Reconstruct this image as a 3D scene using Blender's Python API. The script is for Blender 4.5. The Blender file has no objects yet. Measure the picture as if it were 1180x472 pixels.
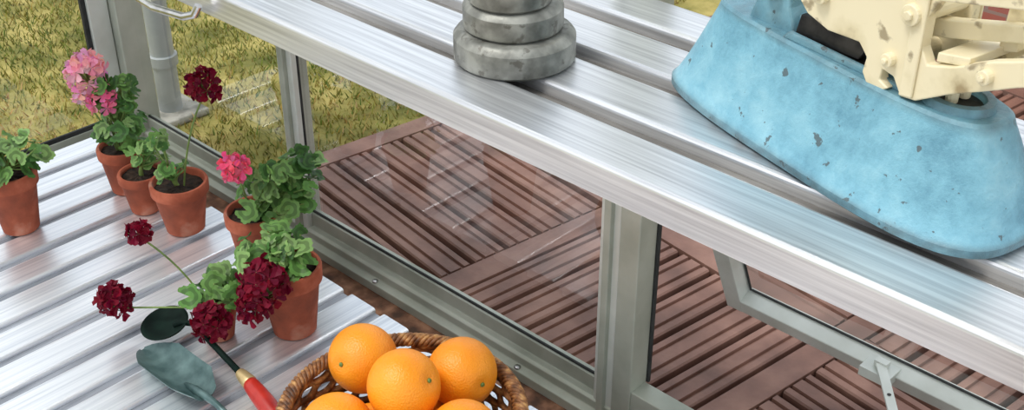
import bpy, math, random
from mathutils import Vector, Matrix
random.seed(7)
sc = bpy.context.scene
try:
    sc.view_settings.view_transform = 'Standard'
except Exception: pass

# ------------------------------------------------------------------ materials
def new_mat(name):
    m = bpy.data.materials.new(name); m.use_nodes = True
    nt = m.node_tree; b = nt.nodes['Principled BSDF']
    return m, nt, b
def srgb(c):
    return tuple(((x/255)/12.92 if x/255 <= .04045 else (((x/255)+.055)/1.055)**2.4) for x in c)+(1,)
def noisy(name, c1, c2, scale=20, rough=.6, metal=0, stretch=(1,1,1), bump=.0, detail=6, c3=None, ramp=(.35,.65), rr=None, spec=None, bscale=None, blotch=None):
    m, nt, b = new_mat(name); N = nt.nodes; L = nt.links
    tc = N.new('ShaderNodeTexCoord'); mp = N.new('ShaderNodeMapping'); mp.inputs['Scale'].default_value = stretch
    L.new(tc.outputs['Object'], mp.inputs['Vector'])
    nz = N.new('ShaderNodeTexNoise'); nz.inputs['Scale'].default_value = scale; nz.inputs['Detail'].default_value = detail
    L.new(mp.outputs[0], nz.inputs['Vector'])
    cr = N.new('ShaderNodeValToRGB'); e = cr.color_ramp.elements
    e[0].position = ramp[0]; e[0].color = srgb(c1); e[1].position = ramp[1]; e[1].color = srgb(c2)
    if c3:
        k = e.new((ramp[0]+ramp[1])/2); k.color = srgb(c3)
    L.new(nz.outputs['Fac'], cr.inputs['Fac']); out = cr.outputs['Color']
    if blotch:   # (r,g,b, scale, lo, hi, amount)
        nb_ = N.new('ShaderNodeTexNoise'); nb_.inputs['Scale'].default_value = blotch[3]; nb_.inputs['Detail'].default_value = 5
        L.new(tc.outputs['Object'], nb_.inputs['Vector'])
        mr_ = N.new('ShaderNodeMapRange'); mr_.inputs['From Min'].default_value = blotch[4]; mr_.inputs['From Max'].default_value = blotch[5]
        mr_.inputs['To Max'].default_value = blotch[6]
        L.new(nb_.outputs['Fac'], mr_.inputs['Value'])
        mxb = N.new('ShaderNodeMixRGB'); mxb.inputs[2].default_value = srgb(blotch[:3]); L.new(mr_.outputs[0], mxb.inputs[0]); L.new(out, mxb.inputs[1]); out = mxb.outputs[0]
    L.new(out, b.inputs['Base Color'])
    b.inputs['Roughness'].default_value = rough; b.inputs['Metallic'].default_value = metal
    if spec is not None: b.inputs['Specular IOR Level'].default_value = spec
    if rr:
        mr = N.new('ShaderNodeMapRange'); mr.inputs['To Min'].default_value = rr[0]; mr.inputs['To Max'].default_value = rr[1]
        L.new(nz.outputs['Fac'], mr.inputs['Value']); L.new(mr.outputs[0], b.inputs['Roughness'])
    if bump:
        n2 = nz
        if bscale:
            n2 = N.new('ShaderNodeTexNoise'); n2.inputs['Scale'].default_value = bscale; n2.inputs['Detail'].default_value = 5
            L.new(mp.outputs[0], n2.inputs['Vector'])
        bp = N.new('ShaderNodeBump'); bp.inputs['Strength'].default_value = bump; bp.inputs['Distance'].default_value = .004
        L.new(n2.outputs['Fac'], bp.inputs['Height']); L.new(bp.outputs[0], b.inputs['Normal'])
    return m
def vcol(name, rough=.6, spec=.3, trans=0.0, noise=True):
    m, nt, b = new_mat(name); N = nt.nodes; L = nt.links
    at = N.new('ShaderNodeAttribute'); at.attribute_name = 'Col'
    L.new(at.outputs['Color'], b.inputs['Base Color'])
    b.inputs['Roughness'].default_value = rough; b.inputs['Specular IOR Level'].default_value = spec
    if trans:
        tr = N.new('ShaderNodeBsdfTranslucent'); L.new(at.outputs['Color'], tr.inputs['Color'])
        mx = N.new('ShaderNodeMixShader'); mx.inputs[0].default_value = trans
        L.new(b.outputs[0], mx.inputs[1]); L.new(tr.outputs[0], mx.inputs[2])
        L.new(mx.outputs[0], N['Material Output'].inputs['Surface'])
    return m
ALU_Y = noisy('brushed_aluminium_bench', (198,199,202), (236,237,239), 30, .36, .85, (8,.16,8), .02, rr=(.29,.42), ramp=(.3,.65))
ALU_X = noisy('brushed_aluminium_shelf', (214,218,224), (244,246,249), 26, .36, .72, (.16,8,8), .02, rr=(.27,.40), ramp=(.3,.6))
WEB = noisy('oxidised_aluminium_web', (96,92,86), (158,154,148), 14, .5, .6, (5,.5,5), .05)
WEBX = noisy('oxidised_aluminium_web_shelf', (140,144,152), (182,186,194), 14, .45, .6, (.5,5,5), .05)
FRAME = noisy('mill_aluminium_frame', (152,157,144), (184,188,176), 9, .5, .3, (1,1,1), .03)
FRAMEW = noisy('bright_aluminium_bead', (194,198,190), (220,224,218), 9, .45, .25)
GASKET = noisy('black_rubber_gasket', (28,30,30), (45,47,46), 30, .7)
TERRA = noisy('terracotta', (122,60,40), (188,104,76), 22, .85, c3=(154,76,50), bump=.25, ramp=(.3,.72), bscale=120, blotch=(206,170,148,16,.58,.72,.45))
SOIL = noisy('potting_soil', (22,16,12), (62,46,34), 90, .95, bump=1.0)
CREAM = noisy('cream_enamel', (160,142,106), (230,218,184), 22, .42, c3=(216,203,166), ramp=(.26,.5), bump=.25, blotch=(118,100,70,46,.61,.68,.7))
WEIGHT = noisy('worn_galvanised_iron', (84,84,78), (150,150,142), 40, .5, .35, bump=.5, ramp=(.3,.66), c3=(118,118,111), rr=(.35,.55), blotch=(70,64,54,70,.60,.66,.6))
DARKM = noisy('dark_steel', (38,38,40), (74,72,70), 40, .45, .7, bump=.3)
STEEL = noisy('bright_steel', (165,165,165), (215,215,215), 30, .25, 1)
WICKER = noisy('wicker', (78,46,22), (206,160,100), 70, .55, c3=(140,92,50), bump=.4, ramp=(.35,.7))
REDH = noisy('red_painted_wood', (150,26,20), (190,48,34), 25, .35, bump=.05)
BRASS = noisy('ferrule_brass', (170,140,90), (214,190,140), 30, .35, .6)
TEAL = noisy('green_painted_steel', (44,72,72), (104,130,128), 34, .4, .25, rr=(.3,.5), ramp=(.3,.7))
DKGREEN = noisy('dark_green_steel', (8,20,17), (18,38,31), 30, .7, 0, spec=.12)
FLOOR = noisy('earth_and_brick_floor', (74,52,40), (158,116,90), 30, .9, c3=(116,80,60), bump=.6)
PIPE = noisy('grey_pipe', (146,151,151), (174,179,179), 10, .5, .1)
CONC = noisy('concrete', (130,128,120), (172,168,158), 40, .9, bump=.3)
LEAF = vcol('geranium_leaf', .5, .35, .22)
PETAL = vcol('geranium_petal', .55, .2, .3)
STEM = noisy('green_stem', (86,112,50), (128,150,78), 40, .6)
GRASS = vcol('grass_blades', .8, .1, .2)

# blue enamel with chips
BLUE, nt, b = new_mat('chipped_blue_enamel'); N = nt.nodes; L = nt.links
tc = N.new('ShaderNodeTexCoord')
n1 = N.new('ShaderNodeTexNoise'); n1.inputs['Scale'].default_value = 16; n1.inputs['Detail'].default_value = 10; n1.inputs['Roughness'].default_value=.7
L.new(tc.outputs['Object'], n1.inputs['Vector'])
c1 = N.new('ShaderNodeValToRGB'); c1.color_ramp.elements[0].position=.3; c1.color_ramp.elements[1].position=.72
c1.color_ramp.elements[0].color = srgb((84,136,156)); c1.color_ramp.elements[1].color = srgb((150,196,208))
kk=c1.color_ramp.elements.new(.5); kk.color=srgb((118,172,190))
L.new(n1.outputs['Fac'], c1.inputs['Fac'])
n2 = N.new('ShaderNodeTexNoise'); n2.inputs['Scale'].default_value = 62; n2.inputs['Detail'].default_value = 4; n2.inputs['Roughness'].default_value=.6
n3 = N.new('ShaderNodeTexNoise'); n3.inputs['Scale'].default_value = 60; n3.inputs['Detail'].default_value=6
L.new(tc.outputs['Object'], n3.inputs['Vector'])
L.new(tc.outputs['Object'], n2.inputs['Vector'])
c2 = N.new('ShaderNodeValToRGB'); c2.color_ramp.elements[0].position=.648; c2.color_ramp.elements[1].position=.665
c2.color_ramp.elements[0].color=(0,0,0,1); c2.color_ramp.elements[1].color=(.85,.85,.85,1)
L.new(n2.outputs['Fac'], c2.inputs['Fac'])
mx = N.new('ShaderNodeMixRGB'); mx.inputs[2].default_value = srgb((74,84,86))
L.new(c2.outputs['Color'], mx.inputs[0]); L.new(c1.outputs['Color'], mx.inputs[1])
sp = N.new('ShaderNodeSeparateXYZ'); L.new(tc.outputs['Object'], sp.inputs[0])
mr = N.new('ShaderNodeMapRange'); mr.inputs['From Min'].default_value=0; mr.inputs['From Max'].default_value=.016; mr.inputs['To Min'].default_value=1.3; mr.inputs['To Max'].default_value=0
L.new(sp.outputs['Z'], mr.inputs['Value'])
mm = N.new('ShaderNodeMath'); mm.operation='MULTIPLY'; L.new(mr.outputs[0], mm.inputs[0]); L.new(n3.outputs['Fac'], mm.inputs[1])
ge = N.new('ShaderNodeNewGeometry'); pr_ = N.new('ShaderNodeMapRange'); pr_.inputs['From Min'].default_value=.508; pr_.inputs['From Max'].default_value=.55; pr_.inputs['To Max'].default_value=1.1
L.new(ge.outputs['Pointiness'], pr_.inputs['Value'])
mm2 = N.new('ShaderNodeMath'); mm2.operation='MULTIPLY'; L.new(pr_.outputs[0], mm2.inputs[0]); L.new(n3.outputs['Fac'], mm2.inputs[1])
mm3 = N.new('ShaderNodeMath'); mm3.operation='MAXIMUM'; L.new(mm.outputs[0], mm3.inputs[0]); L.new(mm2.outputs[0], mm3.inputs[1])
mx2 = N.new('ShaderNodeMixRGB'); mx2.inputs[2].default_value = srgb((70,78,78)); L.new(mm3.outputs[0], mx2.inputs[0]); L.new(mx.outputs[0], mx2.inputs[1])
L.new(mx2.outputs[0], b.inputs['Base Color'])
b.inputs['Roughness'].default_value = .33
bp = N.new('ShaderNodeBump'); bp.inputs['Strength'].default_value=.9; bp.inputs['Distance'].default_value=.004
L.new(n1.outputs['Fac'], bp.inputs['Height']); L.new(bp.outputs[0], b.inputs['Normal'])

# orange peel
ORANGE, nt, b = new_mat('orange_peel'); N = nt.nodes; L = nt.links
tc = N.new('ShaderNodeTexCoord'); n1 = N.new('ShaderNodeTexNoise'); n1.inputs['Scale'].default_value=14
L.new(tc.outputs['Object'], n1.inputs['Vector'])
c1 = N.new('ShaderNodeValToRGB'); c1.color_ramp.elements[0].color=srgb((238,130,12)); c1.color_ramp.elements[1].color=srgb((252,170,34))
L.new(n1.outputs['Fac'], c1.inputs['Fac']); L.new(c1.outputs['Color'], b.inputs['Base Color'])
v = N.new('ShaderNodeTexVoronoi'); v.inputs['Scale'].default_value = 380; L.new(tc.outputs['Object'], v.inputs['Vector'])
bp = N.new('ShaderNodeBump'); bp.inputs['Strength'].default_value=.55; bp.inputs['Distance'].default_value=.001
L.new(v.outputs['Distance'], bp.inputs['Height']); L.new(bp.outputs[0], b.inputs['Normal'])
b.inputs['Roughness'].default_value=.42

DECK = noisy('stained_deck_timber', (92,64,54), (158,120,104), 9, .55, c3=(126,91,78), stretch=(1,1,1), bump=.3, ramp=(.25,.75), bscale=60)
# glass : clear sheet, reflection rises at grazing angles
GLASS, nt, b = new_mat('window_glass'); N = nt.nodes; L = nt.links
N.remove(b)
lw = N.new('ShaderNodeLayerWeight'); lw.inputs['Blend'].default_value=.5
pw = N.new('ShaderNodeMath'); pw.operation='POWER'; pw.inputs[1].default_value=4.5; L.new(lw.outputs['Facing'],pw.inputs[0])
ml = N.new('ShaderNodeMath'); ml.operation='MULTIPLY_ADD'; ml.inputs[1].default_value=.9; ml.inputs[2].default_value=.085; L.new(pw.outputs[0],ml.inputs[0])
tr = N.new('ShaderNodeBsdfTransparent'); tr.inputs['Color'].default_value=(.98,.99,.985,1)
gl = N.new('ShaderNodeBsdfGlossy'); gl.inputs['Roughness'].default_value=0.0
mx = N.new('ShaderNodeMixShader'); L.new(ml.outputs[0], mx.inputs[0]); L.new(tr.outputs[0], mx.inputs[1]); L.new(gl.outputs[0], mx.inputs[2])
L.new(mx.outputs[0], N['Material Output'].inputs['Surface'])
TURF = noisy('dry_turf', (98,100,44), (182,166,98), 9, .95, c3=(142,134,68), bump=.8, ramp=(.32,.68), bscale=90)
BRICK, nt, b = new_mat('red_brick'); N = nt.nodes; L = nt.links
tc = N.new('ShaderNodeTexCoord')
bk = N.new('ShaderNodeTexBrick'); bk.inputs['Scale'].default_value=4.4
bk.inputs['Color1'].default_value=srgb((150,74,58)); bk.inputs['Color2'].default_value=srgb((178,100,78)); bk.inputs['Mortar'].default_value=srgb((150,120,104))
cm = N.new('ShaderNodeCombineXYZ'); sp = N.new('ShaderNodeSeparateXYZ'); L.new(tc.outputs['Object'], sp.inputs[0])
L.new(sp.outputs['Y'], cm.inputs['X']); L.new(sp.outputs['Z'], cm.inputs['Y']); L.new(cm.outputs[0], bk.inputs['Vector'])
L.new(bk.outputs['Color'], b.inputs['Base Color']); b.inputs['Roughness'].default_value=.9

# ------------------------------------------------------------------ mesh builder
class MB:
    def __init__(s): s.v=[]; s.f=[]; s.m=[]; s.c=[]; s.mats=[]
    def mi(s, mat):
        if mat not in s.mats: s.mats.append(mat)
        return s.mats.index(mat)
    def add(s, vs, fs, mat, col=(1,1,1)):
        o=len(s.v); s.v += [tuple(p) for p in vs]; k=s.mi(mat)
        for i,f in enumerate(fs):
            s.f.append(tuple(o+j for j in f)); s.m.append(k)
            s.c.append(col[i] if isinstance(col, list) else col)
    def box(s, lo, hi, mat):
        x0,y0,z0=lo; x1,y1,z1=hi
        s.add([(x0,y0,z0),(x1,y0,z0),(x1,y1,z0),(x0,y1,z0),(x0,y0,z1),(x1,y0,z1),(x1,y1,z1),(x0,y1,z1)],
              [(0,3,2,1),(4,5,6,7),(0,1,5,4),(1,2,6,5),(2,3,7,6),(3,0,4,7)], mat)
    def tube(s, pts, rad, seg, mat, col=(1,1,1), closed=False):
        pts=[Vector(p) for p in pts]; n=len(pts)
        if not isinstance(rad,(list,tuple)): rad=[rad]*n
        up=Vector((0,0,1)); vs=[]
        prev=None
        for i,p in enumerate(pts):
            if closed: t=pts[(i+1)%n]-pts[i-1]
            else: t=pts[min(i+1,n-1)]-pts[max(i-1,0)]
            t.normalize()
            a = prev if prev is not None else (up if abs(t.z)<.9 else Vector((1,0,0)))
            a=(a-t*a.dot(t)).normalized(); prev=a; bb=t.cross(a)
            for k in range(seg):
                w=2*math.pi*k/seg
                vs.append(p+(a*math.cos(w)+bb*math.sin(w))*rad[i])
        fs=[]
        for i in range(n if closed else n-1):
            j=(i+1)%n
            for k in range(seg):
                fs.append((i*seg+k,i*seg+(k+1)%seg,j*seg+(k+1)%seg,j*seg+k))
        if not closed:
            fs.append(tuple(reversed(range(seg)))); fs.append(tuple(range((n-1)*seg,n*seg)))
        s.add(vs,fs,mat,col)
    def lathe(s, prof, seg, c, mat, cap=True, wob=0):
        vs=[]; fs=[]
        for (r,z) in prof:
            for k in range(seg):
                w=2*math.pi*k/seg
                r2=r*(1+wob*math.sin(3*w+z*90)+wob*.7*math.sin(7*w+z*200))
                vs.append((c[0]+r2*math.cos(w), c[1]+r2*math.sin(w), c[2]+z))
        n=len(prof)
        for i in range(n-1):
            for k in range(seg):
                fs.append((i*seg+k,i*seg+(k+1)%seg,(i+1)*seg+(k+1)%seg,(i+1)*seg+k))
        if cap:
            fs.append(tuple(reversed(range(seg)))); fs.append(tuple(range((n-1)*seg,n*seg)))
        s.add(vs,fs,mat)
    def prism(s, poly, fn, c0, c1, mat):
        n=len(poly)
        vs=[fn(a,b_,c0) for a,b_ in poly]+[fn(a,b_,c1) for a,b_ in poly]
        fs=[(i,(i+1)%n,n+(i+1)%n,n+i) for i in range(n)]
        fs.append(tuple(reversed(range(n)))); fs.append(tuple(range(n,2*n)))
        s.add(vs,fs,mat)
    def build(s, name, parent=None, smooth=False, bevel=0, loc=None, rot=None, recalc=True, auto=None):
        me=bpy.data.meshes.new(name); me.from_pydata(s.v,[],s.f)
        for m in s.mats: me.materials.append(m)
        for i,p in enumerate(me.polygons): p.material_index=s.m[i]; p.use_smooth=bool(smooth)
        ca=me.color_attributes.new('Col','FLOAT_COLOR','CORNER')
        for i,p in enumerate(me.polygons):
            c=s.c[i]
            for li in p.loop_indices: ca.data[li].color=(c[0],c[1],c[2],1)
        if recalc:
            import bmesh
            bm=bmesh.new(); bm.from_mesh(me); bmesh.ops.recalc_face_normals(bm, faces=bm.faces); bm.to_mesh(me); bm.free()
        if auto is not None:
            try: me.set_sharp_from_angle(angle=math.radians(auto))
            except Exception: pass
        ob=bpy.data.objects.new(name,me); sc.collection.objects.link(ob)
        if parent: ob.parent=parent
        if loc: ob.location=loc
        if rot: ob.rotation_euler=rot
        if bevel:
            bv=ob.modifiers.new('bevel','BEVEL'); bv.width=bevel; bv.segments=3; bv.limit_method='ANGLE'; bv.angle_limit=math.radians(40)
        return ob
def empty(name, loc=(0,0,0), rotz=0):
    e=bpy.data.objects.new(name,None); sc.collection.objects.link(e); e.location=loc; e.rotation_euler=(0,0,rotz); e.empty_display_size=.05
    return e
def lin(c): return srgb(c)[:3]

# ------------------------------------------------------------------ dimensions
XG=1.15; YE=2.21; SILL=.073; BT=.73; ST=.08
# ------------------------------------------------------------------ ground, floor, lawn
mb=MB(); mb.box((-1.2,-1.2,-.06),(1.17,YE+.03,.004),FLOOR); mb.build('floor')
mb=MB(); mb.add([(-6,-6,-.03),(9,-6,-.03),(9,9,-.03),(-6,9,-.03)],[(0,1,2,3)],TURF)
lawn=mb.build('lawn')
mb=MB()
def pat(x,y):
    return .5+.5*math.sin(3.1*x+1.7*math.sin(2.3*y))*math.cos(2.7*y+1.3*math.sin(3.3*x+.6))
for i in range(52000):
    x=random.uniform(.3,3.0); y=random.uniform(1.86,4.0)
    if y<YE+.06 and x<XG+.08: continue
    if y<1.93-(x-1.2)*.14: continue
    h=random.uniform(.008,.024); a=random.uniform(0,6.28); w=.0020; le=random.uniform(-.9,.9)*h; le2=random.uniform(-.9,.9)*h
    dx,dy=math.cos(a)*w,math.sin(a)*w
    t=pat(x,y)+random.uniform(-.4,.4)
    if t<.40: c=lin((random.randint(98,130),random.randint(110,130),random.randint(46,66)))
    elif t<.74: c=lin((random.randint(144,168),random.randint(138,154),random.randint(64,86)))
    else: c=lin((random.randint(174,208),random.randint(156,180),random.randint(92,122)))
    mb.add([(x-dx,y-dy,-.03),(x+dx,y+dy,-.03),(x+le*.5+dx*.6,y+le2*.5+dy*.6,-.03+h*.6),(x+le*.5-dx*.6,y+le2*.5-dy*.6,-.03+h*.6),(x+le,y+le2,-.03+h)],[(0,1,2,3),(3,2,4)],GRASS,c)
mb.build('grass_blades',parent=lawn,recalc=False)

# decking
deck=empty('patio_decking')
ang=math.radians(-8); DO=(1.368,1.877)
def dkb(a,bq,z):  # a along ~X , b along ~-Y
    return (DO[0]+a*math.cos(ang)-bq*math.sin(-ang), DO[1]+a*math.sin(ang)-bq*math.cos(ang), z)
T=.545; PL=.055
def board_profile(w):
    pts=[(0,-.025),(w,-.025),(w,-.003),(w-.003,0)]
    g=2; step=(w-.006)/g
    x=w-.003
    for k in range(g):
        cx=x-step*(k+.5)
        pts+= [(cx+.0042,0),(cx+.003,-.006),(cx-.003,-.006),(cx-.0042,0)]
    pts+=[(.003,0),(0,-.003)]
    return pts
mbA=MB()
for i in range(-1,4):
    for j in range(0,4):
        a0=-.195+T*i; b0=T*j
        for (p,q,r,s_) in ((a0,b0,a0+T-.004,b0+PL-.004),(a0,b0+PL,a0+PL-.004,b0+T-.004)):
            vs=[dkb(p,q,-.025),dkb(r,q,-.025),dkb(r,s_,-.025),dkb(p,s_,-.025),dkb(p,q,.001),dkb(r,q,.001),dkb(r,s_,.001),dkb(p,s_,.001)]
            mbA.add(vs,[(0,3,2,1),(4,5,6,7),(0,1,5,4),(1,2,6,5),(2,3,7,6),(3,0,4,7)],DECK)
        inner=T-PL; nb=6; bw=inner/nb
        alongY=((i+j)%2==0)
        for k in range(nb):
            pr=board_profile(bw-.012)
            if alongY: mbA.prism(pr, lambda a,z,c,o=a0+PL+k*bw,bb=b0: dkb(o+a,bb+c,z), PL, T-.006, DECK)
            else: mbA.prism(pr, lambda a,z,c,o=b0+PL+k*bw,aa=a0: dkb(aa+c,o+a,z), PL, T-.006, DECK)
mbA.build('deck_tiles',parent=deck)
mb=MB(); 
vs=[dkb(-.74,0,-.028),dkb(1.98,0,-.028),dkb(1.98,2.2,-.028),dkb(-.74,2.2,-.028)]
mb.add(vs,[(0,1,2,3)],GASKET); mb.build('deck_underlay',parent=deck)
mb=MB(); mb.box((2.85,-.3,.0025),(3.07,1.55,.55),BRICK); mb.box((2.83,-.32,.55),(3.09,1.57,.6),FLOOR); mb.build('garden_brick_wall')

# ------------------------------------------------------------------ greenhouse walls
M2=1.622; M3=.861; M4=.1
gh=empty('wall_right')
mb=MB()
sp_=[(1.115,0.004),(1.115,.022),(1.128,.026),(1.128,.04),(1.133,.044),(1.142,.046),(1.142,SILL),(1.16,SILL),(1.16,.05),(1.185,.04),(1.185,.004)]
mb.prism(sp_, lambda a,z,c:(a,c,z), -1.2, YE-.02, FRAME)
mb.box((1.146,-1.2,SILL-.002),(1.150,YE-.03,SILL+.004),GASKET)
mb.build('sill_rail',parent=gh,bevel=.0015)
def mullion(y,w,wide=False,top=2.0):
    mb=MB()
    hw=w/2
    mb.box((1.122,y-hw*.35,.015),(1.175,y+hw*.35,top),FRAME)
    mb.box((1.131,y-hw,.016),(1.143,y+hw,top-.001),FRAMEW)
    mb.box((1.144,y-hw+.002,SILL-.001),(1.150,y+hw-.002,top-.002),GASKET)
    mb.build('glazing_bar',parent=gh,bevel=.002)
mullion(M2,.042); mullion(M3+.02,.036); mullion(M4,.042)
mb=MB()
mb.box((1.115,YE-.045,.0),(1.175,YE+.02,2.0),FRAME)
mb.build('corner_post',parent=gh,bevel=.003)
mb=MB(); mb.box((1.12,-1.2,2.0),(1.18,YE+.02,2.05),FRAME); mb.build('eaves_rail',parent=gh,bevel=.003)
mb=MB()
for y in (1.40,1.05): mb.lathe([(0.001,0),(.006,0),(.006,.002),(.003,.004),(.001,.004)],12,(1.1215,y,.0235),STEEL)
mb.build('sill_bolts',parent=gh,smooth=True)
wl=empty('wall_back')
mb=MB()
sp2=[(YE-.045,.004),(YE-.045,.03),(YE-.03,.036),(YE-.03,.05),(YE-.012,.052),(YE-.012,SILL),(YE+.006,SILL),(YE+.006,.05),(YE+.03,.04),(YE+.03,.004)]
mb.prism(sp2, lambda a,z,c:(c,a,z), -1.2, 1.114, FRAME)
mb.box((-1.2,YE-.010,SILL-.002),(1.114,YE-.004,SILL+.01),GASKET)
mb.box((1.07,YE-.02,SILL-.001),(1.113,YE+.0,2.001),FRAMEW)
mb.box((1.060,YE-.012,SILL-.001),(1.07,YE-.002,2.001),GASKET)
mb.box((.26,YE-.028,SILL-.001),(.30,YE+.0,2.001),FRAME)
mb.box((-1.2,YE-.03,2.0),(1.114,YE+.02,2.05),FRAME)
mb.build('sill_rail_back',parent=wl,bevel=.0015)
def pane_x(name,x,y0,y1,z0,z1,parent=None):
    mb=MB(); mb.add([(x,y0,z0),(x,y1,z0),(x,y1,z1),(x,y0,z1)],[(0,1,2,3)],GLASS); return mb.build(name,parent=parent,recalc=False)
def pane_y(name,y,x0,x1,z0,z1,parent=None):
    mb=MB(); mb.add([(x0,y,z0),(x1,y,z0),(x1,y,z1),(x0,y,z1)],[(0,1,2,3)],GLASS); return mb.build(name,parent=parent,recalc=False)
pane_x('window_1',XG+.0005,M2+.021,YE-.046,SILL+.001,1.999)
pane_x('window_2',XG+.0005,M3+.038,M2-.021,SILL+.001,1.999)
pane_y('window_4',YE-.003,.301,1.059,SILL+.01,1.999)
pane_y('window_5',YE-.003,-1.2,.259,SILL+.01,1.999)
# window 3 : outer frame + open vent hinged on top
w3=empty('window_3')
HZ=.60; YA=M3; YB=M4+.022
mb=MB()
mb.box((1.128,YA-.034,.015),(1.168,YA+.001,1.999),FRAME)
mb.box((1.128,YB,.015),(1.168,YB+.03,1.999),FRAME)
mb.box((1.131,YB+.028,.044),(1.166,YA-.033,SILL+.022),FRAME)
mb.box((1.131,YB+.028,HZ),(1.166,YA-.033,HZ+.03),FRAME)
mb.box((1.1675,YA-.038,SILL+.02),(1.174,YA-.03,HZ),GASKET)
mb.build('vent_outer_frame',parent=w3,bevel=.002)
pane_x('upper_glass',XG+.0005,YB+.03,YA-.034,HZ+.03,1.999,w3)
tilt=math.radians(24)
vl=.515
va=YA-.032; vb=YB+.035
mb=MB()
fw=.030
mb.box((-.014,va-fw,-vl),(.020,va,0),FRAMEW); mb.box((-.014,vb,-vl),(.020,vb+fw,0),FRAMEW)
mb.box((-.0135,vb+fw-.001,-vl+.0005),(.0195,va-fw+.001,-vl+fw),FRAMEW); mb.box((-.0135,vb+fw-.001,-fw),(.0195,va-fw+.001,-.0005),FRAMEW)
mb.box((.012,va-fw-.004,-vl+fw),(.016,va-fw-.0005,-fw),GASKET); mb.box((.012,vb+fw,-vl+fw+.0005),(.016,va-fw-.004,-vl+fw+.004),GASKET)
mb.build('opening_vent_frame',parent=w3,bevel=.003,loc=(1.18,0,HZ),rot=(0,-tilt,0))
mb=MB(); mb.add([(.014,vb+fw,-vl+fw),(.014,va-fw,-vl+fw),(.014,va-fw,-fw),(.014,vb+fw,-fw)],[(0,1,2,3)],GLASS); mb.build('opening_vent_glass',parent=w3,loc=(1.18,0,HZ),rot=(0,-tilt,0),recalc=False)
# stay arm
bx=1.18+math.sin(tilt)*vl; bz=HZ-math.cos(tilt)*vl
mb=MB()
sy=.555
mb.box((bx-.045,sy-.024,bz+.014),(bx-.010,sy+.024,bz+.030),FRAMEW)
mb.box((bx-.030,sy-.010,bz+.030),(bx-.018,sy+.010,bz+.040),FRAMEW)
A=Vector((bx-.028,sy,bz+.036)); B=Vector((1.15,sy-.19,SILL+.038)); dd=(B-A).normalized(); sd_=Vector((-dd.y,dd.x,0)).normalized()
vs=[]
for P_ in (A,B):
    for (q,h) in ((-.007,-.002),(.007,-.002),(.007,.002),(-.007,.002)): vs.append(P_+sd_*q+Vector((0,0,h)))
mb.add(vs,[(0,1,2,3),(4,7,6,5),(0,4,5,1),(1,5,6,2),(2,6,7,3),(3,7,4,0)],FRAMEW)
for t in (.2,.32,.44,.56,.68,.8):
    q=A.lerp(B,t); mb.lathe([(.0005,.0021),(.003,.0021),(.003,.0026),(.0005,.0026)],10,q,DARKM)
mb.box((1.135,sy-.21,SILL+.0225),(1.165,sy-.17,SILL+.034),FRAMEW)
mb.build('casement_stay',parent=w3,bevel=.0012)

# downpipe outside
dp=empty('drainpipe')
mb=MB()
mb.lathe([(.001,-.012),(.027,-.012),(.027,.10),(.033,.102),(.033,.125),(.027,.127),(.027,.30),(.033,.302),(.033,.34),(.027,.342),(.027,2.0),(.001,2.0)],28,(1.288,2.318,0),PIPE,cap=False)
mb.build('pipe',parent=dp,smooth=True,auto=35)
mb=MB(); mb.box((1.225,2.255,-.0295),(1.35,2.38,-.012),CONC); mb.build('concrete_pad',parent=dp,bevel=.004)

# ------------------------------------------------------------------ lower slatted shelf
sh=empty('slatted_aluminium_shelf')
def slat_profile(w,h,r=.004):
    return [(-w/2,-h),(-w/2,-r),(-w/2+r*.1,-r*.6),(-w/2+r*.35,-r*.22),(-w/2+r,0),(w/2-r,0),(w/2-r*.35,-r*.22),(w/2-r*.1,-r*.6),(w/2,-r),(w/2,-h)]
mb=MB(); per=.082; y=2.13
while y>.35:
    pr=slat_profile(.063,.018,.005)
    mb.prism(pr, lambda a,z,c,yy=y:(c,yy+a,ST+z), .0, 1.02, ALU_X)
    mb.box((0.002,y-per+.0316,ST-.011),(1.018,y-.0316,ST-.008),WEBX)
    y-=per
mb.build('shelf_slats',parent=sh,bevel=0)
mb=MB()
for x in (.12,.9): mb.box((x-.015,.36,ST-.05),(x+.015,2.15,ST-.0185),FRAME)
for x in (.12,.9):
    for yy in (.5,1.3,2.1): mb.box((x-.015,yy-.015,.004),(x+.015,yy+.015,ST-.051),FRAME)
mb.build('shelf_bearers',parent=sh)

# ------------------------------------------------------------------ upper bench
bn=empty('slatted_aluminium_bench')
mb=MB(); X0=.755; P=.0955
for k in range(4):
    w=.068
    cx=X0+.034+P*k
    pr=slat_profile(w,.034 if k==0 else .022,.005)
    mb.prism(pr, lambda a,z,c,cc=cx:(cc+a,c,BT+z), -.6, 2.12, ALU_Y)
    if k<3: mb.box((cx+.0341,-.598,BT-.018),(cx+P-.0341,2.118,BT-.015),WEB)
mb.build('bench_slats',parent=bn)
mb=MB()
for yy in (-.3,.05,2.05): mb.box((X0+.004,yy-.018,BT-.057),(1.105,yy+.018,BT-.0345),FRAME)
for yy in (-.3,.02):
    for x in (X0+.03,1.09): mb.box((x-.015,yy-.015,.005),(x+.015,yy+.015,BT-.058),FRAME)
mb.build('bench_supports',parent=bn)
mb=MB()
mb.tube([(.751,1.46,.70),(.742,1.40,.685),(.738,1.33,.682),(.738,1.26,.69),(.738,1.235,.70),(.742,1.23,.712)],.005,10,STEEL)
mb.box((.738,1.335,.688),(.754,1.365,.722),FRAME)
mb.build('bench_bracket',parent=bn,smooth=True,auto=35)

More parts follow.
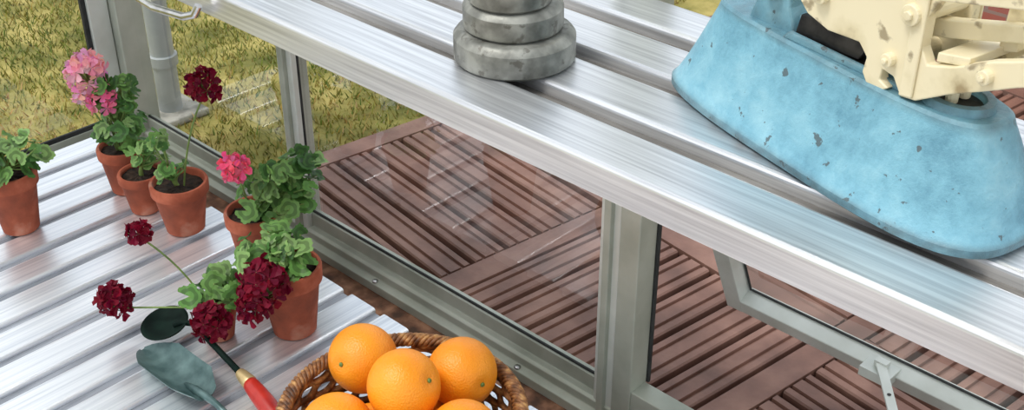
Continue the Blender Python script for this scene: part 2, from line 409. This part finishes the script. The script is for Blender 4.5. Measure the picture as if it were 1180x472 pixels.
# ------------------------------------------------------------------ weights
def weight(name,x,y,z,r,h,knob=False):
    mb=MB(); c=.003
    pr=[(.001,0),(r-c,0),(r,c),(r,h*.78),(r-.003,h*.90),(r-.006,h-.001),(r-.008,h),(r*.5,h),(r*.48,h-.003),(.001,h-.003)]
    mb.lathe(pr,72,(0,0,0),WEIGHT,cap=False,wob=.003)
    return mb.build(name,smooth=True,auto=30,loc=(x,y,z))
wx,wy=.872,.822
weight('iron_scale_weight',wx,wy,BT+.0005,.066,.034)
weight('iron_scale_weight',wx+.002,wy+.004,BT+.035,.054,.030)
weight('iron_scale_weight',wx-.003,wy+.004,BT+.0655,.045,.024)
weight('iron_scale_weight',wx+.001,wy+.006,BT+.0900,.038,.020)

# ------------------------------------------------------------------ kitchen scale
ks=empty('beam_kitchen_scale',(.965,.655,BT+.0008), math.atan2(-.976,-.218))
def base_ring(a_l0,a_l1,hf,hn,z,n=96):
    pts=[]; cl=(a_l0+a_l1)/2; hl=(a_l1-a_l0)/2
    for k in range(n):
        w=2*math.pi*k/n; c_,s_=math.cos(w),math.sin(w)
        e=2/3.1
        l=cl+hl*math.copysign(abs(c_)**e,c_)
        t=max(0.0,min(1.0,(l-a_l0)/(a_l1-a_l0)))
        hw=hf+(hn-hf)*(t**1.3)
        pts.append((l, hw*math.copysign(abs(s_)**e,s_), z))
    return pts
rings=[(-.003,.395,.052,.078,0),(-.008,.400,.055,.082,.003),(-.008,.400,.055,.082,.010),(-.003,.396,.051,.078,.015),(.006,.391,.045,.072,.030),(.019,.382,.037,.062,.055),(.030,.372,.030,.053,.078),(.037,.365,.026,.047,.092),(.040,.362,.0255,.0455,.099),(.044,.358,.0225,.042,.1015)]
mb=MB(); vs=[]; fs=[]; n=96
for r_ in rings: vs+=base_ring(*r_)
for i in range(len(rings)-1):
    for k in range(n): fs.append((i*n+k,i*n+(k+1)%n,(i+1)*n+(k+1)%n,(i+1)*n+k))
fs.append(tuple(reversed(range(n)))); fs.append(tuple(range((len(rings)-1)*n,len(rings)*n)))
mb.add(vs,fs,BLUE)
mb.build('cast_iron_base',parent=ks,smooth=True,auto=28)
mb=MB()
def oval(cx,rx,ry,z,n=36): return [(cx+rx*math.cos(2*math.pi*k/n),ry*math.sin(2*math.pi*k/n),z) for k in range(n)]
o1=oval(.316,.034,.028,.100); o2=oval(.316,.032,.026,.108); o3=oval(.316,.025,.019,.108); o4=oval(.316,.023,.017,.1025)
v4=o1+o2+o3+o4; ff=[]
for i in range(3):
    for k in range(36): ff.append((i*36+k,i*36+(k+1)%36,(i+1)*36+(k+1)%36,(i+1)*36+k))
mb.add(v4,ff,BLUE); mb.add(o4,[tuple(range(36))],DARKM)
mb.build('post_socket',parent=ks,smooth=True,auto=40,recalc=False)
mb=MB()
mb.prism([(.085,.095),(.15,.095),(.138,.125),(.133,.20),(.132,.27),(.104,.27),(.102,.20),(.097,.125)], lambda l,z,c:(l,c,z), -.016,.016,BLUE)
mb.prism([(.10,.098),(.27,.098),(.25,.112),(.13,.118)], lambda l,z,c:(l,c,z), -.006,.006,BLUE)
for off in (-.027,.021): mb.prism([(.14,.100),(.285,.100),(.278,.108),(.15,.110)], lambda l,z,c:(l,c,z), off,off+.006,BLUE)
mb.build('upright_post',parent=ks,bevel=.003)
mb=MB()
for sgn in (-1,1):
    mb.tube([(.118,sgn*.016,.137),(.118,sgn*.024,.137)],.009,16,BLUE); mb.tube([(.118,sgn*.022,.137),(.118,sgn*.029,.137)],.005,6,DARKM)
mb.prism([(.150,.104),(.225,.108),(.235,.124),(.20,.132),(.155,.126)], lambda l,z,c:(l,c,z), -.019,-.008,DARKM)
mb.prism([(.150,.102),(.235,.102),(.235,.106),(.150,.106)], lambda l,z,c:(l,c,z), -.0205,.0205,DARKM)
mb.build('pivot_bolts',parent=ks,bevel=.001)
plate_outer=[(.16,.150),(.175,.137),(.20,.130),(.235,.132),(.245,.122),(.243,.108),(.250,.098),(.262,.096),(.272,.104),(.262,.108),(.263,.118),(.275,.116),(.285,.102),(.30,.104),(.33,.122),(.37,.142),(.385,.15),(.42,.165),(.46,.185),(.46,.20),(.415,.184),(.385,.172),(.36,.162),(.33,.146),(.305,.138),(.297,.15),(.297,.175),(.305,.192),(.36,.205),(.46,.228),(.46,.248),(.35,.228),(.30,.216),(.25,.205),(.20,.190),(.165,.180)]
mb=MB()
for off in (-.034,.022): mb.prism(plate_outer, lambda l,z,c:(l,c,z), off, off+.012, CREAM)
for off in (-.037,.034):
    mb.prism([(.165,.172),(.25,.194),(.30,.205),(.35,.217),(.46,.238),(.46,.246),(.35,.226),(.30,.214),(.25,.203),(.165,.179)], lambda l,z,c:(l,c,z), off,off+.003,CREAM)
    mb.prism([(.285,.104),(.298,.106),(.298,.20),(.285,.20)], lambda l,z,c:(l,c,z), off,off+.003,CREAM)
mb.prism([(.24,.140),(.30,.152),(.38,.176),(.45,.196),(.45,.208),(.38,.190),(.30,.168),(.24,.156)], lambda l,z,c:(l,c,z), -.006,.006, CREAM)
mb.prism([(.335,.150),(.352,.155),(.352,.212),(.338,.21)], lambda l,z,c:(l,c,z), .010,.020, CREAM)
mb.build('cream_beam',parent=ks,bevel=.0022)
mb=MB()
for (l,z,r) in ((.19,.16,.008),(.285,.175,.009),(.44,.21,.008),(.36,.150,.006),(.27,.13,.006)):
    mb.tube([(l,-.041,z),(l,.041,z)],r,16,CREAM)
    mb.tube([(l,-.044,z),(l,-.0405,z)],r*.5,6,CREAM)
for dy in (-.008,.008):
    mb.tube([(.316,dy,.1026),(.316,dy,.120),(.320,dy*1.3,.15)],[.005,.006,.008],12,CREAM)
mb.prism([(.31,.142),(.34,.148),(.34,.156),(.31,.150)], lambda l,z,c:(l,c,z), -.03,.03,CREAM)
mb.prism([(.20,.152),(.25,.162),(.25,.176),(.20,.168)], lambda l,z,c:(l,c,z), -.03,.03,CREAM)
mb.build('beam_cross_pins',parent=ks,bevel=.001)
mb=MB()
mb.lathe([(.001,.25),(.055,.25),(.06,.256),(.055,.262),(.001,.262)],40,(.44,0,0),CREAM,cap=False)
mb.tube([(.44,0,.205),(.44,0,.255)],.012,12,CREAM)
mb.build('pan_support',parent=ks,smooth=True,auto=35)

# ------------------------------------------------------------------ plants
def leaf(mb,pos,nrm,r,col,spin):
    n=Vector(nrm).normalized(); a=Vector((math.cos(spin),math.sin(spin),0)); a=(a-n*a.dot(n)).normalized(); bb=n.cross(a)
    K=36; pos=Vector(pos); vs=[pos-n*r*.06]; wv=random.uniform(0,6); fold=random.uniform(.0,.35)
    for lev,fr_ in ((0,.42),(1,.74),(2,1.0)):
        for k in range(K):
            w=-math.pi+.38+ (2*math.pi-.76)*k/(K-1)
            lob=1+ ((.22*abs(math.cos(w*2.5))-.14)*fr_ if lev else 0)+(.055*math.cos(w*15) if lev==2 else 0)
            rr=r*fr_*lob
            zz=r*(.12*fr_*fr_*math.sin(3*w+wv)+fold*fr_*abs(math.sin(w))*.8-.04 + .05*fr_*math.cos(w*5))
            vs.append(pos+a*math.cos(w)*rr+bb*math.sin(w)*rr+n*zz)
    fs=[];cs=[]
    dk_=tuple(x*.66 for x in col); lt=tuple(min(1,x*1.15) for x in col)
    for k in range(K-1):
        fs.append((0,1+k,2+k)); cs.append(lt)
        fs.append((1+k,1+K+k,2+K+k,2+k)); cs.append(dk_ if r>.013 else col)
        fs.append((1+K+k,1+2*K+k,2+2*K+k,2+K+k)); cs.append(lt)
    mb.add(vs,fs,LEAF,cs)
def bez(p0,p1,sag,n=8):
    p0=Vector(p0);p1=Vector(p1); m=(p0+p1)/2+Vector(sag); return [(p0*(1-t)**2+m*2*t*(1-t)+p1*t*t) for t in [i/n for i in range(n+1)]]
def flower(mb,c,R,base,var,nf=22,fr_=.013):
    c=Vector(c)
    for i in range(nf):
        z=1-1.55*(i+.5)/nf; ph=i*2.39996; q=math.sqrt(max(0,1-z*z))
        d=Vector((q*math.cos(ph),q*math.sin(ph),z)); d=(d+Vector([random.uniform(-.25,.25) for _ in range(3)])).normalized()
        p=c+d*R*random.uniform(.7,1.2)
        mb.tube([c-Vector((0,0,R*.8)),p],.0008,4,STEM)
        a=d.cross(Vector((.3,.2,1))).normalized(); bb=d.cross(a); s0=random.uniform(0,6)
        for k in range(5):
            w=s0+k*2*math.pi/5; u=a*math.cos(w)+bb*math.sin(w); s_=d.cross(u); f=fr_*random.uniform(.8,1.25)
            cc=[max(0,min(1,x*random.uniform(1-var,1+var))) for x in base]
            up=random.uniform(-.1,.45)
            vs=[p, p+u*f*.4+s_*f*.2+d*f*.06, p+u*f*.85+s_*f*.42+d*f*up, p+u*f*1.12+s_*f*.22+d*f*(up-.05), p+u*f*1.12-s_*f*.22+d*f*(up+.1), p+u*f*.85-s_*f*.42+d*f*up, p+u*f*.4-s_*f*.2+d*f*.06, p+u*f*.8+d*f*(up*.5-.05)]
            mb.add(vs,[(0,1,7),(1,2,7),(2,3,7),(3,4,7),(4,5,7),(5,6,7),(6,0,7)],PETAL,tuple(cc))
G1=(62,104,44);G2=(104,144,72);G3=(84,126,58);G4=(126,160,92)
PINK=lin((244,134,166)); LPINK=lin((252,180,198)); RED=lin((116,8,38)); HPINK=lin((246,104,142))
TH=math.radians(-46.55)
def geranium(x,y,D,H,clusters,flowers,seed,leaves_extra=[]):
    random.seed(seed)
    e=empty('potted_geranium',(x,y,ST+.0008),TH)
    R=D/2; rb=R*.66; rim=H*.24
    mb=MB()
    mb.lathe([(.001,0),(rb-.002,0),(rb,.002),(R*.89,H-rim),(R*.895,H-rim+.0005),(R*.985,H-rim+.003),(R,H-.004),(R-.002,H),(R-.006,H),(R-.008,H-.003),(R*.84,H-rim*.7),(.001,H-rim*.7)],48,(0,0,0),TERRA,cap=False)
    mb.build('terracotta_pot',parent=e,smooth=True,auto=35)
    mb=MB(); n=24; zs=H-rim*.55
    vs=[(0,0,zs+.004)]
    for fr_ in (.4,.75,1.0):
        for k in range(n):
            w=2*math.pi*k/n; vs.append((fr_*R*.85*math.cos(w),fr_*R*.85*math.sin(w),zs+random.uniform(-.003,.004)))
    fs=[(0,1+k,1+(k+1)%n) for k in range(n)]
    for i in range(2):
        for k in range(n): fs.append((1+i*n+k,1+(i+1)*n+k,1+(i+1)*n+(k+1)%n,1+i*n+(k+1)%n))
    mb.add(vs,fs,SOIL); mb.build('soil',parent=e,recalc=False)
    mb=MB()
    for (cx,cy,cz,sx,sy_,sz,nl,lr) in clusters:
        hub=Vector((cx*.35,cy*.35,zs+ (max(cz,zs+.02)-zs)*.45))
        mb.tube(bez((cx*.1,cy*.1,zs),hub,(random.uniform(-.01,.01),0,0),5),[.0035,.0034,.0032,.003,.0028,.0026],7,STEM)
        for i in range(nl):
            while True:
                q=Vector([random.uniform(-1,1) for _ in range(3)])
                if .2<q.length<1: break
            p=Vector((cx+q.x*sx,cy+q.y*sy_,max(cz+q.z*sz,zs+.012)))
            g=random.choice((G1,G2,G3,G4)); k=random.uniform(.8,1.2)
            col=tuple(t*k for t in lin(g)) 
            nrm=(q.x*.9+random.uniform(-.6,.6), q.y*.9-.35+random.uniform(-.6,.6), .8+random.uniform(-.3,.3))
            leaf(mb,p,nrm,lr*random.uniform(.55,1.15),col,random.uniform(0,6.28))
            mb.tube(bez(hub,p,(0,0,-.008),5),.0013,5,STEM)
    mb.build('geranium_foliage',parent=e,smooth=True,recalc=False)
    mb=MB()
    for (fx,fy,fz,fR,colr,nf,ff) in flowers:
        hub=Vector((fx*.12,fy*.12,zs))
        mb.tube(bez(hub,(fx,fy,fz-fR*.6),(-fx*.15,0,(fz-zs)*.12),8),.0017,6,STEM)
        flower(mb,(fx,fy,fz),fR,colr,.28,nf,ff)
    if flowers: mb.build('geranium_flowers',parent=e,smooth=False,recalc=False)
    return e
geranium(.738,1.937,.098,.120,[(.01,0,.150,.07,.06,.035,34,.018)],[],1)
geranium(.947,1.917,.090,.095,[(.01,0,.140,.05,.05,.04,26,.018),(.01,0,.200,.045,.04,.045,24,.017)],[(-.036,0,.250,.028,LPINK,26,.016),(-.008,-.02,.200,.019,PINK,14,.014),(-.050,-.01,.205,.012,LPINK,8,.012)],2)
geranium(.931,1.828,.083,.080,[(.015,0,.120,.04,.04,.03,14,.016),(.03,0,.160,.03,.03,.02,6,.012)],[],3)
geranium(.945,1.718,.105,.100,[(-.005,0,.130,.03,.03,.025,8,.013),(-.035,.0,.180,.025,.02,.02,5,.013)],[(.070,0,.285,.022,RED,20,.015)],4)
geranium(.972,1.532,.100,.105,[(.035,.0,.140,.065,.06,.04,34,.020),(.072,.0,.180,.058,.05,.028,26,.019)],[(-.012,-.03,.205,.018,HPINK,16,.014)],5)
geranium(.895,1.332,.106,.125,[(-.015,-.0,.150,.065,.055,.028,38,.020)],[(-.022,-.075,.140,.030,RED,34,.016),(-.042,-.075,.098,.022,RED,20,.014)],6)
geranium(.802,1.405,.068,.062,[(.005,.005,.082,.06,.04,.032,32,.018)],[(.008,-.06,.070,.024,RED,26,.015),(-.100,0,.195,.014,RED,12,.013),(-.160,0,.066,.021,RED,20,.015)],8)

# ------------------------------------------------------------------ basket + oranges
BX,BY,BR,BH=.811,.976,.163,.088
bk_=empty('wicker_basket',(BX,BY,ST+.001))
mb=MB(); rows=9; seg=150; stakes=30
for i in range(rows):
    z=.008+(BH-.016)*i/(rows-1); t=i/(rows-1); r0=.125+(BR-.125)*(t**.7)
    pts=[]
    for k in range(seg):
        w=2*math.pi*k/seg
        r=r0+.0045*math.cos(stakes/2*w*1.0+math.pi*i)
        pts.append((r*math.cos(w),r*math.sin(w),z+.0008*math.sin(w*7+i)))
    mb.tube(pts,.0048,6,WICKER,closed=True)
for k in range(stakes):
    w=2*math.pi*(k+.5)/stakes
    pts=[((.125+(BR-.125)*(t**.7))*math.cos(w),(.125+(BR-.125)*(t**.7))*math.sin(w),.004+(BH-.006)*t) for t in (0,.25,.5,.75,1)]
    mb.tube(pts,.003,5,WICKER)
for s_ in range(5):
    pts=[]
    for k in range(300):
        w=2*math.pi*k/300; ph=w*26+s_*2*math.pi/5
        pts.append(((BR+.008*math.cos(ph))*math.cos(w),(BR+.008*math.cos(ph))*math.sin(w),BH+.007*math.sin(ph)))
    mb.tube(pts,.0035,6,WICKER,closed=True)
mb.lathe([(.001,.001),(.127,.001),(.127,.007),(.001,.007)],40,(0,0,0),WICKER,cap=False)
mb.build('woven_willow',parent=bk_,smooth=True)
def orange(x,y,z,r,sd):
    random.seed(sd)
    mb=MB(); prof=[]; n=28
    for i in range(n+1):
        w=math.pi*i/n; rr=r*math.sin(w); zz=-r*.97*math.cos(w)
        if i>n-3: zz-=.0012*(i-(n-3))
        prof.append((max(rr,.0003),zz))
    mb.lathe(prof,40,(0,0,0),ORANGE,cap=True)
    mb.lathe([(.0005,r*.97-.0035),(.0035,r*.97-.003),(.003,r*.97-.0012),(.0005,r*.97-.001)],8,(0,0,0),STEM,cap=False)
    return mb.build('orange',smooth=True,loc=(x,y,z),rot=(random.uniform(-1.4,1.4),random.uniform(-1.4,1.4),random.uniform(0,6)))
for i,o in enumerate([(.842,1.092,.182,.0505),(.811,.968,.222,.0505),(.916,.965,.184,.0505),(.722,1.005,.180,.0500),(.825,.868,.186,.0500),(.728,.900,.178,.049),
          (.775,.995,.138,.047),(.872,1.010,.132,.045),(.850,.925,.128,.045)]):
    if o[3]>0: orange(*o,i+20)

# ------------------------------------------------------------------ tools
def tool(name,p0,p1,blen,bw,blade_mat,neck_mat,handle_len,roll=0,neck=.08,handle_mat=REDH,lift=0):
    p0=Vector(p0);p1=Vector(p1); d=p1-p0
    e=empty(name,p0); e.rotation_mode='QUATERNION'
    q=d.to_track_quat('X','Z'); e.rotation_quaternion=q
    mb=MB(); nu,nv=20,11; vs=[]
    for layer in (0,1):
        for i in range(nu+1):
            t=i/nu
            w=bw*max(.12,(min(1,(t/.30))**.55))*(1 if t<.8 else 1-1.2*(t-.8)**1.0*2)
            for j in range(nv):
                s_=-1+2*j/(nv-1)
                z=.34*w*abs(s_)**2.2 + .003+ .014*t*t - layer*.0018
                vs.append((blen*t, s_*w/2, z))
    M=(nu+1)*nv; fs=[]
    for i in range(nu):
        for j in range(nv-1):
            a=i*nv+j; fs.append((a,a+1,a+nv+1,a+nv)); fs.append((M+a,M+a+nv,M+a+nv+1,M+a+1))
    for i in range(nu):
        for j in (0,nv-1):
            a=i*nv+j; fs.append((a,a+nv,M+a+nv,M+a))
    for j in range(nv-1):
        for i in (0,nu):
            a=i*nv+j; fs.append((a,a+1,M+a+1,M+a))
    mb.add(vs,fs,blade_mat)
    mb.build('blade',parent=e,smooth=True,auto=50)
    mb=MB(); x0=blen-.02
    mb.tube([(x0-.04,0,.010),(x0-.01,0,.016),(x0+.025,0,.022+lift),(x0+neck*.6,0,.024+lift),(x0+neck+.02,0,.016+lift)],[.003,.007,.006,.005,.005],10,neck_mat)
    mb.build('shank',parent=e,smooth=True)
    x1=x0+neck
    mb=MB(); mb.tube([(x1,0,.016+lift),(x1+.004,0,.016+lift),(x1+.024,0,.016+lift),(x1+.026,0,.016+lift)],[.008,.0095,.0115,.011],18,BRASS); mb.build('ferrule',parent=e,smooth=True,auto=35)
    mb=MB(); hs=[(0,.0105),(.01,.012),(.03,.0135),(.055,.0145),(.08,.0135),(.10,.0115),(.115,.0125),(.125,.0105),(.129,.005)]
    mb.tube([(x1+.025+a*handle_len/.129,0,.016+lift) for a,_ in hs],[r for _,r in hs],18,handle_mat); mb.build('wooden_handle',parent=e,smooth=True)
    return e
tool('hand_trowel',(.692,1.458,ST+.002),(.684,1.258,ST+.004),.190,.070,TEAL,TEAL,.11,neck=.085)
e=empty('hand_hoe')
mb=MB(); A=Vector((.762,1.414,.120)); B=Vector((.745,1.262,.113))
mb.tube([(.744,1.442,.112),(.754,1.432,.118),A,(.756,1.36,.118),B],[.004,.005,.0048,.0048,.005],10,DKGREEN)
mb.build('shank',parent=e,smooth=True)
mb=MB(); d=(B-A).normalized()
mb.tube([B-d*.006,B,B+d*.022,B+d*.024],[.008,.0095,.012,.0115],18,BRASS); mb.build('ferrule',parent=e,smooth=True,auto=35)
mb=MB(); hs=[(0,.011),(.01,.0125),(.03,.014),(.055,.015),(.08,.014),(.10,.012),(.115,.013),(.125,.011),(.129,.005)]
d2=Vector((-.02,-.12,-.012)).normalized()
mb.tube([B+d*.022+d2*a for a,_ in hs],[r for _,r in hs],18,REDH); mb.build('wooden_handle',parent=e,smooth=True)
mb=MB(); vs=[]; nu,nv=12,13
C=Vector((.736,1.452,.106)); ax=Vector((-.70,.35,-.12)).normalized(); ay=Vector((.45,.85,0)).normalized(); az=ax.cross(ay)
if az.z<0: az=-az
for layer in (0,1):
    for i in range(nu+1):
        for j in range(nv):
            s_=-1+2*j/(nv-1); t=-1+2*i/nu
            u=t*math.sqrt(1-s_*s_*.5); w=s_*math.sqrt(1-t*t*.5)
            vs.append(C+ax*u*.038+ay*w*.042+az*(.012*(u*u+w*w)-layer*.0018))
M=(nu+1)*nv; fs=[]
for i in range(nu):
    for j in range(nv-1):
        a=i*nv+j; fs.append((a,a+1,a+nv+1,a+nv)); fs.append((M+a,M+a+nv,M+a+nv+1,M+a+1))
for i in range(nu):
    for j in (0,nv-1):
        a=i*nv+j; fs.append((a,a+nv,M+a+nv,M+a))
for j in range(nv-1):
    for i in (0,nu):
        a=i*nv+j; fs.append((a,a+1,M+a+1,M+a))
mb.add(vs,fs,DKGREEN); mb.build('blade',parent=e,smooth=True)

# ------------------------------------------------------------------ light
w=bpy.data.worlds.new('overcast_sky'); sc.world=w; w.use_nodes=True; nt=w.node_tree; N=nt.nodes; L=nt.links
bg=N['Background']; tc=N.new('ShaderNodeTexCoord'); nz=N.new('ShaderNodeTexNoise'); nz.inputs['Scale'].default_value=3.0; nz.inputs['Detail'].default_value=4
L.new(tc.outputs['Generated'],nz.inputs['Vector'])
cr=N.new('ShaderNodeValToRGB'); e_=cr.color_ramp.elements; e_[0].position=.36; e_[0].color=(.55,.65,.78,1); e_[1].position=.6; e_[1].color=(1.0,1.0,.99,1)
L.new(nz.outputs['Fac'],cr.inputs['Fac']); L.new(cr.outputs['Color'],bg.inputs['Color']); bg.inputs['Strength'].default_value=1.38
sd=bpy.data.lights.new('sun','SUN'); sd.energy=2.1; sd.angle=math.radians(20); sd.color=(1,.97,.92)
so=bpy.data.objects.new('sun',sd); sc.collection.objects.link(so)
so.rotation_euler=Vector((.45,-.25,-1)).to_track_quat('-Z','Y').to_euler()

# ------------------------------------------------------------------ camera
cam=bpy.data.cameras.new('camera'); co=bpy.data.objects.new('camera',cam); sc.collection.objects.link(co); sc.camera=co
cam.sensor_width=36; cam.sensor_fit='HORIZONTAL'; cam.lens=1395/1180*36; cam.clip_start=.02
th=math.radians(46.55); p=math.radians(31.65)
Rv=Vector((math.cos(th),-math.sin(th),0)); F=Vector((math.cos(p)*math.sin(th),math.cos(p)*math.cos(th),-math.sin(p))); U=Rv.cross(F)
mt=Matrix((Rv,U,-F)).transposed().to_4x4(); mt.translation=Vector((0,0,1.28)); co.matrix_world=mt
